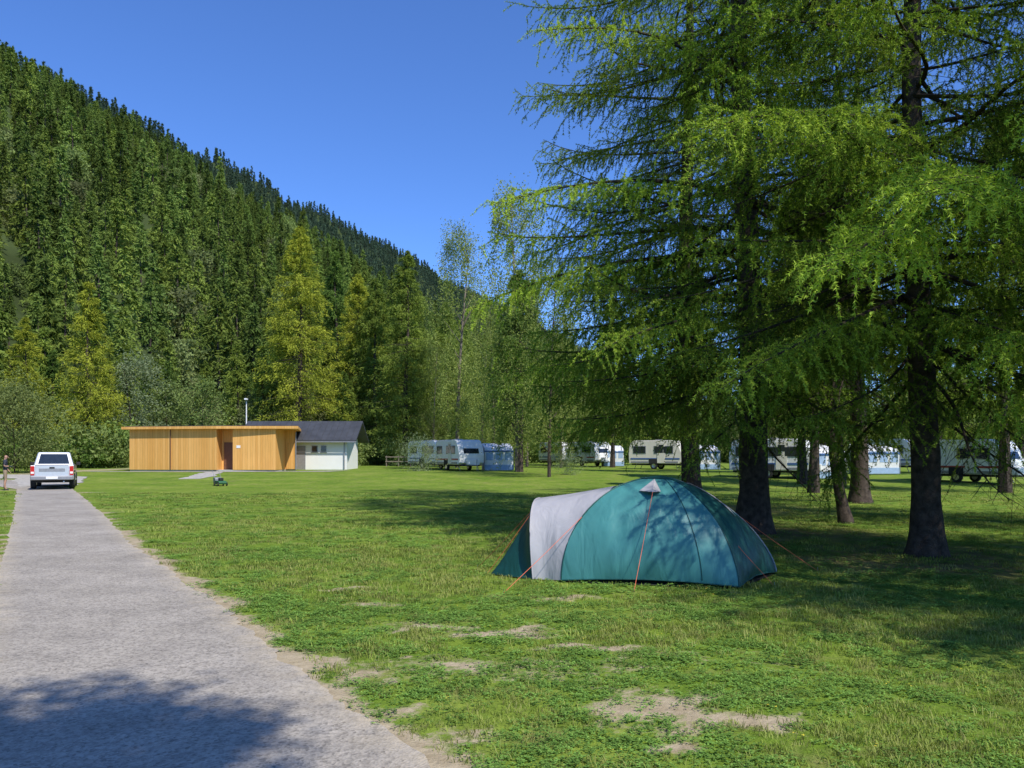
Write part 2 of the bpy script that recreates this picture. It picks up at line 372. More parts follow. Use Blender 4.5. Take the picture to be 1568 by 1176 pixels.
def hill(s, t):
    H1 = np.interp(t, [-200, 240, 300, 350, 430, 475, 560, 700], [164, 160, 146, 140, 124, 100, 52, 25])
    near = H1*np.clip((s-75)/225, 0, 1)-np.clip(s-300, 0, 500)*.12
    far = np.clip((s-150)/370, 0, 1)*277
    h = np.maximum(near, far)
    w = np.clip((s-85)/80, 0, 1)
    return h+w*((fbm(s/55, t/55, 2)-.5)*34+(fbm(s/14, t/14, 8)-.5)*6)-1.2*np.clip((90-s)/15, 0, 1)
ss = np.arange(66, 640, 7.); ts = np.concatenate([np.arange(-250, 700, 8.), np.arange(700, 2600, 22.)])
SS, TT = np.meshgrid(ss, ts); HH = hill(SS, TT)+1
P2 = SS[..., None]*N_+TT[..., None]*A_
V = np.stack([P2[..., 0].ravel(), P2[..., 1].ravel(), HH.ravel()], 1)
nx, ny = len(ss), len(ts); ii, jj = np.meshgrid(np.arange(ny-1), np.arange(nx-1), indexing='ij'); q = (ii*nx+jj).ravel()
mk('mountain', V, np.stack([q, q+nx, q+nx+1, q+1], 1), M['mount'], smooth=True)
# ------------------------------------------------------------------ scatter with geometry nodes
def scatter(name, pts, rz, sc, idx, protos):
    c = bpy.data.collections.new(name+'_sources')
    for i, p in enumerate(protos): p.name = '%s_src%02d' % (name, i); c.objects.link(p)
    n = len(pts); me = bpy.data.meshes.new(name); me.vertices.add(n); me.vertices.foreach_set('co', np.asarray(pts, dtype=np.float32).ravel())
    rot = np.zeros((n, 3), dtype=np.float32); rot[:, 2] = rz
    a = me.attributes.new('rot', 'FLOAT_VECTOR', 'POINT'); a.data.foreach_set('vector', rot.ravel())
    sc = np.asarray(sc, dtype=np.float32); 
    if sc.ndim == 1: sc = np.repeat(sc[:, None], 3, 1)
    a = me.attributes.new('scl', 'FLOAT_VECTOR', 'POINT'); a.data.foreach_set('vector', sc.astype(np.float32).ravel())
    a = me.attributes.new('idx', 'INT', 'POINT'); a.data.foreach_set('value', np.asarray(idx, dtype=np.int32))
    o = bpy.data.objects.new(name, me); COL.objects.link(o)
    ng = bpy.data.node_groups.new(name+'_gn', 'GeometryNodeTree')
    ng.interface.new_socket('Geometry', in_out='INPUT', socket_type='NodeSocketGeometry'); ng.interface.new_socket('Geometry', in_out='OUTPUT', socket_type='NodeSocketGeometry')
    gi = ng.nodes.new('NodeGroupInput'); go = ng.nodes.new('NodeGroupOutput'); ip = ng.nodes.new('GeometryNodeInstanceOnPoints'); ci = ng.nodes.new('GeometryNodeCollectionInfo')
    ci.inputs['Collection'].default_value = c; ci.inputs['Separate Children'].default_value = True; ci.inputs['Reset Children'].default_value = True
    ip.inputs['Pick Instance'].default_value = True
    def attr(nm, dt):
        k = ng.nodes.new('GeometryNodeInputNamedAttribute'); k.data_type = dt; k.inputs['Name'].default_value = nm; return k.outputs['Attribute']
    ng.links.new(gi.outputs[0], ip.inputs['Points']); ng.links.new(ci.outputs[0], ip.inputs['Instance'])
    ng.links.new(attr('idx', 'INT'), ip.inputs['Instance Index']); ng.links.new(attr('rot', 'FLOAT_VECTOR'), ip.inputs['Rotation']); ng.links.new(attr('scl', 'FLOAT_VECTOR'), ip.inputs['Scale'])
    ng.links.new(ip.outputs[0], go.inputs[0])
    md = o.modifiers.new('scatter', 'NODES'); md.node_group = ng
    return o
# ------------------------------------------------------------------ trees
def conifer(name, H, R, zb, nb, k, ll, lw, mat, seed, bark=None, droop=.25, shape=.8, lnk=False, hang=.35, flat=.22):
    rs = np.random.RandomState(seed)
    u = np.sort(rs.rand(nb))**.9; z0 = zb+(H-zb)*u
    az = rs.rand(nb)*2*math.pi
    prof = (1-u)**shape*np.clip(.55+u*4, 0, 1)
    Lb = R*prof*rs.uniform(.6, 1.12, nb)+.15
    t = rs.rand(nb, k)**.6
    lat = rs.normal(size=(nb, k))*flat*Lb[:, None]*(1.05-t)
    dx = np.cos(az)[:, None]; dy = np.sin(az)[:, None]
    rise = rs.uniform(-.15, .3, nb)[:, None]*(.3+u[:, None])
    x = dx*Lb[:, None]*t-dy*lat; y = dy*Lb[:, None]*t+dx*lat
    z = z0[:, None]+Lb[:, None]*(rise*t-droop*t*t)-np.abs(rs.normal(size=(nb, k)))*hang*np.minimum(Lb[:, None], 2.2)*.5
    P = np.stack([x.ravel(), y.ravel(), z.ravel()], 1)
    D = nrm(np.stack([np.broadcast_to(dx, (nb, k)).ravel()*.6, np.broadcast_to(dy, (nb, k)).ravel()*.6, -.45*np.ones(nb*k)], 1)+rs.normal(size=(nb*k, 3))*.55)
    nt = max(8, nb//6)
    Pt = np.stack([rs.normal(size=nt)*.04*R, rs.normal(size=nt)*.04*R, H-rs.rand(nt)*H*.07], 1); Dt = nrm(rs.normal(size=(nt, 3))*.5+[0, 0, .6])
    P = np.vstack([P, Pt]); D = np.vstack([D, Dt])
    TV = tris(P, D, ll*rs.uniform(.6, 1.3, len(P)), lw*rs.uniform(.7, 1.2, len(P)), rs)
    pts = [(math.sin(q*5+seed)*.01*H*q*(1-q)*4, math.cos(q*4+seed)*.01*H*q*(1-q)*4, H*.985*q-.4*(q == 0)) for q in np.linspace(0, 1, 9)]
    rad = [max(.02, H*.0145*(1-q)**.8*(1.35 if q == 0 else 1)) for q in np.linspace(0, 1, 9)]
    bV, bF = tube_geo(pts, rad, 6)
    Fn = [f for f in bF]; mi = [1]*len(bF)
    for b in range(0, nb, 2 if nb > 90 else 10**6):
        p0 = np.array([0, 0, z0[b]]); bl = Lb[b]*.85
        p1 = np.array([math.cos(az[b])*bl*.5, math.sin(az[b])*bl*.5, z0[b]+bl*(rise[b, 0]*.5-droop*.25)])
        p2 = np.array([math.cos(az[b])*bl, math.sin(az[b])*bl, z0[b]+bl*(rise[b, 0]-droop)])
        v, f = tube_geo([p0, p1, p2], [.02*Lb[b]**.7, .013*Lb[b]**.7, .004], 3, len(bV)); bV += v; Fn += f; mi += [1]*len(f)
    o = len(bV); V = np.vstack([np.array(bV), TV]); tf = (np.arange(len(P)*3)+o).reshape(-1, 3).tolist()
    return mk(name, V, Fn+tf, [mat, bark or M['bark']], None, mi+[0]*len(tf), lnk=lnk)
def broadleaf(name, H, R, zb, ncl, k, ls, mat, seed, bark, weep=0, lnk=False, nl=14, cl=1.0):
    rs = np.random.RandomState(seed)
    u = rs.rand(ncl); th = rs.rand(ncl)*2*math.pi
    zc = zb+(H-zb)*u; pr = R*np.sin((.14+u*.76)*math.pi)**.7*rs.uniform(.25, 1.1, ncl)
    C = np.stack([np.cos(th)*pr, np.sin(th)*pr, zc], 1)
    cr = R*rs.uniform(.16, .34, ncl)*cl
    off = rs.normal(size=(ncl, k, 3))*cr[:, None, None]*np.array([.75, .75, .6])
    if weep:
        g = rs.rand(ncl, k); off[..., 0] *= .6; off[..., 1] *= .6; off[..., 2] -= g*weep*rs.uniform(.5, 1.3, (ncl, 1))
    P = (C[:, None]+off).reshape(-1, 3); P[:, 2] = np.maximum(P[:, 2], .05)
    D = nrm(rs.normal(size=P.shape)+[0, 0, -.5 if weep else .1])
    TV = tris(P, D, ls*rs.uniform(.7, 1.3, len(P)), ls*.6, rs)
    bV = []; Fn = []; mi = []
    lean = rs.uniform(-.04, .04, 2)
    pts = [np.array([lean[0]*H*q*q*2, lean[1]*H*q*q*2, H*.93*q-.3*(q == 0)]) for q in np.linspace(0, 1, 8)]
    if nl:
        v, f = tube_geo(pts, [max(.015, H*.0095*(1-q)**.8) for q in np.linspace(0, 1, 8)], 6, 0); bV += v; Fn += f; mi += [1]*len(f)
    for i in rs.choice(ncl, min(ncl, nl), replace=False):
        q = max(.12, (C[i, 2]-pr[i]*.9)/H); q = min(q, .9); p0 = np.array([lean[0]*H*q*q*2, lean[1]*H*q*q*2, H*.93*q])
        m = (p0+C[i])/2+[0, 0, .12*pr[i]]
        v, f = tube_geo([p0, m, C[i]], [.004*H*(1-q)+.015, .02, .008], 4, len(bV)); bV += v; Fn += f; mi += [1]*len(f)
    o = len(bV); V = np.vstack([np.array(bV).reshape(-1, 3), TV]); tf = (np.arange(len(P)*3)+o).reshape(-1, 3).tolist()
    return mk(name, V, Fn+tf, [mat, bark], None, mi+[0]*len(tf), lnk=lnk)
rs = np.random.RandomState(3)
hp = []
for i in range(4): hp.append(conifer('h', 16, 3.5-.25*i, 1.0, 84, 26, .72, .30, M['hill_con'], 100+i, droop=.4, hang=.4, shape=.85))
for i in range(2): hp.append(conifer('h', 15, 3.7, 1.0, 80, 26, .70, .30, M['hill_larch'], 110+i, droop=.3, hang=.5, shape=.75))
for i in range(2): hp.append(broadleaf('h', 8, 3.4, .8, 34, 40, .6, M['hill_dec'], 120+i, M['bark'], nl=5))
def hill_pts(s0, s1, t0, t1, sp):
    a, b = np.meshgrid(np.arange(s0, s1, sp), np.arange(t0, t1, sp)); a = a.ravel()+rs.uniform(-.5, .5, a.size)*sp; b = b.ravel()+rs.uniform(-.5, .5, b.size)*sp
    p = a[:, None]*N_+b[:, None]*A_; u = p[:, 0]/np.maximum(p[:, 1], 1); k = (p[:, 1] > 20) & (u > -1.0) & (u < .7)
    return p[k], hill(a[k], b[k])+1, a[k], b[k]
p, h, sa, tb = hill_pts(80, 318, -40, 600, 5.9)
cl = fbm(p[:, 0]/26, p[:, 1]/26, 40); keep = rs.rand(len(p)) < np.clip(1.05-np.clip((cl-.66)*4, 0, .2), 0, 1); p, h, sa, tb, cl = p[keep], h[keep], sa[keep], tb[keep], cl[keep]
n = len(p); dec = rs.rand(n) < np.clip((cl-.54)*3+.05+np.clip((130-sa)/400, 0, .1), 0, .45)
idx = np.where(dec, rs.randint(6, 8, n), np.where(rs.rand(n) < .22+.4*np.clip((150-sa)/60, 0, 1), rs.randint(4, 6, n), rs.randint(0, 4, n)))
sc = rs.uniform(.55, 1.2, n)*np.interp(sa, [80, 300], [1.05, .85]); sz = sc*rs.uniform(.85, 1.15, n)
scatter('hillside_forest', np.column_stack([p, h-.4]), rs.rand(n)*6.28, np.column_stack([sc, sc, sz]), idx, hp)
fp = [conifer('f', 15, 3.2-.3*i, 1, 34, 16, 1.4, .7, M['hill_far'], 130+i, droop=.3, hang=.5) for i in range(3)]
p, h, sa, tb = hill_pts(160, 545, 330, 2300, 7.5)
n = len(p); sc = rs.uniform(.55, 1.0, n)
scatter('distant_ridge_forest', np.column_stack([p, h-.4]), rs.rand(n)*6.28, sc, rs.randint(0, 3, n), fp)
vp = [conifer('v', 18, 4.0, 1, 150, 48, .55, .17, M['midlarch'], 140, droop=.25), conifer('v', 17, 3.6, 1, 150, 48, .55, .17, M['midgreen'], 141, droop=.25),
      conifer('v', 19, 3.7, 1, 150, 48, .55, .17, M['midlarch'], 142, droop=.2), broadleaf('v', 12, 3.8, 1, 70, 70, .36, M['hill_dec'], 143, M['bark']), broadleaf('v', 13, 3.4, 1, 70, 70, .36, M['birch'], 144, M['birchbark'], weep=1.5)]
P = []; I = []; SC = []
def vt(u0, u1, y0, y1, n, lo, hi, ids):
    for _ in range(n):
        y = rs.uniform(y0, y1); u = rs.uniform(u0, u1); x = u*y
        s = x*N_[0]+y*N_[1]
        if s > 92: continue
        P.append((x, y, float(gz(y))-.2)); I.append(ids[rs.randint(len(ids))]); SC.append(rs.uniform(lo, hi))
vt(-.8, -.2, 88, 115, 60, .5, .85, [0, 1, 2, 3, 3])
vt(-.25, -.02, 98, 135, 44, .8, 1.15, [0, 2, 4, 0])
vt(-.06, .9, 112, 190, 230, .7, 1.05, [0, 1, 2, 3, 4, 3])
vt(-.1, 1.0, 92, 112, 44, .45, .8, [0, 3, 4])
n = len(P); P = np.array(P)
scatter('valley_trees', P, rs.rand(n)*6.28, np.array(SC), I, vp)
sp_ = [broadleaf('s', 2.6, 1.9, .1, 26, 60, .24, M['shrub'], 150+i, M['bark'], nl=0) for i in range(3)]
P = []; SC = []
def sh(u0, u1, y0, y1, n, lo, hi):
    for _ in range(n):
        y = rs.uniform(y0, y1); P.append((rs.uniform(u0, u1)*y, y, float(gz(y))-.1)); SC.append(rs.uniform(lo, hi))
sh(-.8, -.48, 72, 86, 60, .7, 1.5); sh(-.5, -.2, 80, 92, 50, .8, 1.5); sh(-.2, -.08, 84, 98, 30, .6, 1.3); sh(-.1, .9, 100, 125, 150, .6, 1.5)
sh(-.95, -.66, 46, 60, 8, .6, 1.2)
n = len(P); scatter('shrub_belt', np.array(P), rs.rand(n)*6.28, np.array(SC), rs.randint(0, 3, n), sp_)
def put(o, name, x, y, rz=0, sc=1):
    q = o.copy(); q.name = name; q.location = (x, y, float(gz(y))-.05); q.rotation_euler = (0, 0, rz); q.scale = (sc, sc, sc); COL.objects.link(q); return q
cA = conifer('larch_tree', 25.5, 6.0, 1.5, 380, 95, .32, .09, M['midlarch_y'], 200, droop=.2, shape=.62)
cB = conifer('larch_tree', 23, 4.9, 1.2, 340, 95, .32, .09, M['midlarch'], 201, droop=.2, shape=.62)
cC = conifer('larch_tree', 17.5, 4.3, .8, 240, 90, .32, .09, M['midlarch_y'], 202, droop=.15, shape=.7)
cD = conifer('spruce_tree', 24, 4.0, 1, 300, 85, .34, .11, M['midgreen'], 203, droop=.25, shape=.75)
put(cC, 'larch_tree', -40, 76, 0); put(cA, 'larch_tree', -22.7, 86, 1)
put(cB, 'larch_tree', -11.3, 86, 2, 1.0); put(cB, 'larch_tree', -15.6, 92, 4, .93); put(cA, 'larch_tree', -18.2, 95, 3, .88); put(cD, 'spruce_tree', -22.5, 102, 3, 1.12); put(cB, 'larch_tree', -13.8, 100, 1, .85)
put(cB, 'larch_tree', -7.6, 93, 5, .82); put(cC, 'larch_tree', -48.5, 80, 2, .85); put(cB, 'larch_tree', -25.5, 90, .5, .72)
put(broadleaf('willow_tree', 11, 2.8, .5, 100, 80, .22, M['willow'], 210, M['bark']), 'willow_tree', -37.3, 79)
put(broadleaf('willow_tree', 8.5, 2.4, .5, 60, 60, .25, M['hill_dec'], 211, M['bark']), 'willow_tree', -31.5, 82)
bA = broadleaf('birch_tree', 23.5, 2.9, 5, 110, 140, .17, M['birch'], 212, M['birchbark'], weep=2.6, nl=30, cl=.8)
bB = broadleaf('birch_tree', 22.5, 3.3, 3, 130, 140, .17, M['birch'], 213, M['birchbark'], weep=2.6, nl=30, cl=.8)
put(bA, 'birch_tree', -5.2, 76); put(bB, 'birch_tree', .4, 61); put(bB, 'birch_tree', -3.2, 84, 2, .8); put(bA, 'birch_tree', 1.5, 80, 2, .8)
put(bB, 'birch_tree', -8.2, 84, 1, .6); put(bB, 'birch_tree', 4.5, 74, 3, .65); put(bB, 'birch_tree', -1.6, 72, 4, .6)
bC = broadleaf('birch_tree', 15, 3.4, 3, 110, 110, .15, M['birch'], 214, M['bark'], weep=1.8, nl=24)
put(bC, 'birch_tree', 2.4, 52, 0, .95)
put(broadleaf('maple_tree', 6.2, 2.9, .4, 90, 120, .18, M['shrub'], 216, M['bark'], nl=16), 'maple_tree', -35.6, 57.5)
# broadleaf tree behind the camera whose crown shades the foot of the path
put(broadleaf('maple_tree', 12.6, 1.1, 9.9, 46, 240, .15, M['shrub'], 215, M['bark'], nl=20), 'maple_tree', 3.3, -3.4)
mA = conifer('larch_tree', 17, 3.8, 4.0, 220, 90, .28, .08, M['midgreen'], 220, droop=.25, shape=.6)
mB = conifer('larch_tree', 18, 4.0, 3.2, 230, 90, .28, .08, M['midlarch'], 221, droop=.25, shape=.6)
for i, (x, y, o, s) in enumerate([(.6, 60, mA, .9), (16.3, 45, mA, 1), (17.2, 42, mB, 1), (22.1, 36, mB, .95), (9.5, 76, mB, .9), (24, 62, mA, 1), (33, 52, mB, .9), (13, 58, mA, .9), (29, 40, mA, .95), (5.5, 88, mB, .8), (19, 84, mA, .9), (40, 75, mB, 1), (20.5, 55, mB, 1), (13.5, 36, mA, .9)]):
    put(o, 'larch_tree', x, y, i*1.3, s)
shB = broadleaf('bush', 2.6, 1.7, .05, 50, 70, .1, M['willow'], 230, M['bark'], nl=0)
put(shB, 'bush', -7.3, 63); put(shB, 'bush', 3.9, 55, 1, .62)
# --- hero larches
def hero_branch(seed, Lb=4., dens=1., dead=False, lush=False):
    rs = np.random.RandomState(seed)
    dr = rs.uniform(.10, .34) if not lush else rs.uniform(.04, .14); up = rs.uniform(.05, .2)
    if lush: up = -.12
    def ax(t): return np.array([Lb*t, .05*Lb*math.sin(t*5+seed), Lb*(-dr*t+up*t**3)])
    bV = []; bF = []; PP = []; DD = []
    def addtube(pts, rad, sd):
        v, f = tube_geo(pts, rad, sd, len(bV)); bV.extend(v); bF.extend(f)
    addtube([ax(t) for t in np.linspace(0, 1, 9)], [.009*Lb*(1-t)**.9+.004 for t in np.linspace(0, 1, 9)], 5)
    def tufts(pts, step=.019):
        pts = np.asarray(pts); seg = np.diff(pts, axis=0); ln = np.linalg.norm(seg, axis=1)
        for a, s, l in zip(pts[:-1], seg, ln):
            m = max(1, int(l/step*dens)); t = rs.rand(m, 1)
            PP.append(np.repeat(a+s*t, 3, 0)); DD.append(nrm(nrm(rs.normal(size=(m*3, 3)))+s/l*.75))
    n2 = int(Lb/(.145 if not lush else .10))
    for i in range(n2):
        t = .12+.88*(i+rs.rand()*.8)/n2
        sd = 1 if i % 2 else -1; l2 = (Lb*.34*(1.02-t)**.6+.2)*rs.uniform(.5, 1.2)*min(1, .5+t*2)
        if lush: l2 = min(l2, .8)*rs.uniform(.6, 1)
        a = math.radians(rs.uniform(28, 68)); d = np.array([math.cos(a), sd*math.sin(a), rs.uniform(-.35, .2)])
        p0 = ax(min(t, 1)); sag = rs.uniform(.1, .8); fl = rs.uniform(0, .35)
        def c2(q): return p0+d*l2*q+np.array([0, 0, -sag*l2*q*q+fl*l2*q**3])
        pts = [c2(q) for q in np.linspace(0, 1, 5)]
        addtube(pts, [.006, .005, .004, .003, .002], 3)
        if dead:
            for q in rs.rand(3):
                p = c2(q); e = p+rs.normal(size=3)*.15+[.1, 0, -.12]
                addtube([p, e], [.003, .001], 3)
            continue
        if t > .25: tufts(pts)
        n3 = max(2, int(l2/.105))
        for j in range(n3):
            q = (j+rs.rand())/n3; p = c2(q)
            if rs.rand() < (.8 if t < .35 else .1): continue
            l3 = rs.uniform(.12, .5)*(1.1-.4*t)
            d3 = nrm(d*rs.uniform(.2, 1.0)+np.array([0, 0, -rs.uniform(.2, 1.3)])+rs.normal(size=3)*.35)
            g = rs.uniform(.1, .6)
            tp = [p, p+d3*l3*.5-[0, 0, g*l3*.2], p+d3*l3-[0, 0, g*l3*.8]]
            addtube([tp[0], tp[2]], [.0025, .001], 3)
            tufts(tp)
    if not dead: tufts([ax(t) for t in np.linspace(.5, 1, 10)])
    V = np.array(bV); F = [list(f) for f in bF]; mi = [1]*len(F)
    if PP:
        P = np.vstack(PP); D = np.vstack(DD)
        TV = tris(P, D, .046*rs.uniform(.6, 1.25, len(P)), .0145 if not lush else .012, rs)
        o = len(V); V = np.vstack([V, TV]); tf = (np.arange(len(P)*3)+o).reshape(-1, 3).tolist(); F += tf; mi += [0]*len(tf)
    o = mk('branchsrc', V, F, [M['needle_sunlit' if lush else 'needle'], M['twig']], None, mi, lnk=False)
    return o.data
BR4 = [hero_branch(300+i, 4.2) for i in range(5)]
BR2 = [hero_branch(310+i, 2.2) for i in range(3)]
LUSH = [hero_branch(330+i, 5.0, 1.3, lush=True) for i in range(3)]
DEAD = [hero_branch(320+i, 3.0, dead=True) for i in range(2)]
def hero_larch(x, y, H, R, zl, nb, seed, r0, lean=(0, 0), extra=(), shape=.45, bend=.12, zdist=.95, lush=()):
    rs = np.random.RandomState(seed)
    def ax(z):
        q = z/H; return np.array([lean[0]*z+bend*math.sin(q*7+seed), lean[1]*z+bend*math.cos(q*6+seed)-bend*math.cos(seed), z])
    zs = np.concatenate([[-.2, 0, .15, .4, .9], np.linspace(1.6, H, 22)])
    rad = [max(.015, r0*(1-max(z, 0)/H)**.85*(1+.55*math.exp(-max(z, 0)/.3))) for z in zs]
    V, F = tube_geo([ax(z) if z > 0 else ax(0)+np.array([0, 0, z]) for z in zs], rad, 14)
    V = np.array(V); V[:, :2] += (rs.rand(len(V), 2)-.5)*.05*r0/.3
    o = mk('larch_tree', V, F, M['bark'], smooth=True); o.location = (x, y, float(gz(y)))
    def add(z, az, ln, pitch, md, base, roll=0):
        b = bpy.data.objects.new('branch', md); b.parent = o
        b.rotation_euler = Euler((roll, -pitch, az), 'XYZ'); s = ln/base; b.scale = (s, s*rs.uniform(.85, 1.15), s)
        b.location = ax(z); COL.objects.link(b)
    ga = rs.rand()*6
    for i in range(nb):
        u = ((i+rs.rand())/nb)**zdist; z = zl+(H-zl)*u; ga += 2.4+rs.uniform(-.7, .7)
        ln = (R*(1-u)**shape*(.8+.2*min(1, u*6)))*rs.uniform(.5, 1.18)+.3
        pit = math.radians(-8+24*u+rs.uniform(-13, 13))
        if ln > 2.4: add(z, ga, ln, pit, BR4[rs.randint(5)], 4.2, rs.uniform(-.3, .3))
        else: add(z, ga, ln, pit, BR2[rs.randint(3)], 2.2, rs.uniform(-.3, .3))
    for i in range(12):
        add(rs.uniform(zl*.7, zl+4.5), rs.rand()*6.28, rs.uniform(1.5, 3.4), math.radians(rs.uniform(-25, 5)), DEAD[rs.randint(2)], 3.0)
    for z, az, ln, pd in extra: add(z, math.radians(az), ln, math.radians(pd), BR4[rs.randint(5)], 4.2, rs.uniform(-.15, .15))
    for z, az, ln, pd in lush: add(z, math.radians(az), ln, math.radians(pd), LUSH[rs.randint(3)], 5.0, rs.uniform(-.15, .15))
    return o
hero_larch(5.0, 17, 20, 5.0, 3.2, 150, 1, .31, (-.012, 0), extra=[(3.9, 200, 4.4, -4), (4.6, 165, 5.2, -4), (3.6, 250, 4, -12), (5.4, 215, 5, -5), (6.5, 185, 5.4, 0), (3.2, 235, 3.2, -24), (3.4, 180, 4.2, -12)],
           lush=[(4.6, 228, 5.4, 0), (7.2, 205, 5.6, 4), (6.0, 190, 5.8, 0), (9.5, 215, 5.2, 8)])
hero_larch(6.6, 13, 17.5, 4.7, 3.2, 126, 2, .235, (.0, 0), extra=[(4.0, 225, 4.2, -8), (5.2, 205, 4.4, 0), (4.2, 260, 4.0, -10), (3.8, 190, 3.6, -14), (6.6, 215, 4.8, 4), (3.6, 280, 3.4, -18), (3.6, 330, 3.4, -16), (3.3, 240, 2.6, -26), (3.4, 210, 3.0, -22), (3.2, 290, 3.0, -24)],
           lush=[(5.9, 247, 6.1, -3), (5.4, 237, 5.9, -4), (6.6, 224, 5.6, 2), (4.2, 218, 5.0, -6), (8.2, 235, 5.2, 6), (5.0, 275, 4.6, -5)])
hero_larch(5.6, 25, 22, 5.8, 4.0, 130, 3, .30, (-.01, 0), extra=[(3.6, 200, 4, -18), (3.8, 260, 3.5, -20), (3.8, 180, 4.5, -10)])
hero_larch(8.9, 4.2, 14.5, 3.8, 3.6, 105, 4, .28, lush=[(5.8, 150, 4.9, -4)])
hero_larch(13, 19, 20, 5.0, 3.6, 110, 5, .30)
hero_larch(10.6, 9.8, 16.5, 4.5, 3.2, 125, 6, .26, lush=[(4.4, 183, 5.3, -4), (6.4, 193, 5.4, 2), (3.6, 170, 4.6, -6)])
hero_larch(12, 28, 19, 5.2, 3.8, 85, 8, .3)
hero_larch(15.5, 4.5, 19, 4.8, 4, 120, 11, .3)  # unseen larch on the sun side, added to shade the visible crowns
hero_larch(12.6, -1.0, 15.5, 3.9, 4, 100, 12, .28)  # out-of-frame larch added for its shade on the right foreground
hero_larch(19, 11, 19, 5, 4, 100, 13, .3)  # unseen larch added to darken the trees at back right
hero_larch(8.3, 19.5, 13, 3.4, 4.0, 40, 10, .13, (-.03, 0), bend=.35)
# ------------------------------------------------------------------ grass
def tuft(seed, nblade, rad, h, w, mat, kind='blade'):
    rs = np.random.RandomState(seed); V = []; F = []
    if kind == 'blade':
        for i in range(nblade):
            a = rs.rand()*6.28; r = rad*math.sqrt(rs.rand()); b = rs.rand()*6.28; hh = h*rs.uniform(.5, 1.2); ln = hh*rs.uniform(.3, 1.1)
            p = np.array([math.cos(a)*r, math.sin(a)*r, 0]); s = np.array([-math.sin(b), math.cos(b), 0])*w/2; d = np.array([math.cos(b), math.sin(b), 0])
            o = len(V); V += [p-s, p+s, p+d*ln*.4+s*.8+[0, 0, hh*.65], p+d*ln*.4-s*.8+[0, 0, hh*.65], p+d*ln+[0, 0, hh]]
            F += [[o, o+1, o+2, o+3], [o+3, o+2, o+4]]
    else:
        for i in range(nblade):
            a = rs.rand()*6.28; r = rad*math.sqrt(rs.rand()); c = np.array([math.cos(a)*r, math.sin(a)*r, h*rs.uniform(.3, 1.1)])
            for k in range(3):
                b = a+k*2.09+rs.rand(); d = np.array([math.cos(b), math.sin(b), rs.uniform(-.2, .4)]); s = np.array([-math.sin(b), math.cos(b), 0])
                o = len(V); V += [c, c+d*w*.6+s*w*.45, c+d*w*1.1, c+d*w*.6-s*w*.45]; F.append([o, o+1, o+2, o+3])
    return mk('g', np.array(V), F, mat, lnk=False)
gp = [tuft(1, 26, .09, .040, .0055, M['grass']), tuft(2, 30, .1, .035, .005, M['grass']), tuft(3, 20, .09, .05, .006, M['grass']), tuft(4, 18, .09, .030, .016, M['clover'], 'c'), tuft(5, 16, .09, .024, .015, M['clover'], 'c'), tuft(6, 2, .06, .04, .010, M['yellow'], 'c')]
PX = []; SCG = []
for y0, y1, dens_, scl in ((3.2, 6, 330, .85), (6, 9, 210, 1.0), (9, 14, 95, 1.25), (14, 22, 32, 1.7), (22, 36, 9, 2.6)):
    um = .86; area = um*(y1*y1-y0*y0); n = int(area*dens_)
    y = np.sqrt(rs.rand(n)*(y1*y1-y0*y0)+y0*y0); x = (rs.rand(n)*2-1)*um*y
    onroad = (x < redge(y)+.02) & (x > ledge(y)-.02)
    inside = ((x-2.0)/1.55)**2+((y-10.95)/1.0)**2 < 1
    dd = dirt(x, y); lt = litter(x, y)
    pk = np.clip(1.12-dd*1.15, .03, 1)*np.clip(.25+fbm(x*2.2, y*2.2, 50)*1.3-.15, 0, 1)*(1-.75*lt)
    k = (~onroad) & (~inside) & (rs.rand(n) < pk)
    PX.append(np.column_stack([x[k], y[k]])); SCG.append(np.full(k.sum(), scl)*rs.uniform(.6, 1.25, k.sum()))
PX = np.vstack(PX); SCG = np.concatenate(SCG); n = len(PX)
cn = fbm(PX[:, 0]*1.1, PX[:, 1]*1.1, 60); r = rs.rand(n)
idx = np.where(r < .010, 5, np.where(rs.rand(n) < np.clip((cn-.40)*6, .2, .9), rs.randint(3, 5, n), rs.randint(0, 3, n)))
szc = np.column_stack([SCG, SCG, np.minimum(SCG, 1.35)])
scatter('lawn_grass', np.column_stack([PX, gz(PX[:, 1])]), rs.rand(n)*6.28, szc, idx, gp)
# ------------------------------------------------------------------ dome tent
tent = empty('dome_tent', (2.08, 10.95, 0))
O = np.array([2.08, 10.95, 0.])
P1, P2_, P3, P4 = [np.array(p) for p in ((.63, 10.25, .03), (2.75, 9.72, .03), (3.62, 11.0, .03), (1.25, 12.15, .03))]
AP = np.array([2.02, 10.95, 1.33]); EX = {0: 2.05, 1: 1.7, 2: 1.5, 3: 1.95}
CR = [P1, P2_, P3, P4]
def arc(i, v):
    a = v*math.pi/2; e = 2/EX[i]; r = math.cos(a)**e if v < 1 else 0; z = math.sin(a)**e
    c = CR[i]; return np.array([AP[0]+(c[0]-AP[0])*r, AP[1]+(c[1]-AP[1])*r, .03+(AP[2]-.03)*z])
def grid_mesh(name, fn, nu, nv, mat):
    V = []; F = []
    for j in range(nv+1):
        for i in range(nu+1): V.append(tuple(fn(i/nu, j/nv)-O))
    for j in range(nv):
        for i in range(nu):
            a = j*(nu+1)+i; F.append([a, a+1, a+nu+2, a+nu+1])
    return mk(name, V, F, mat, tent, smooth=True)
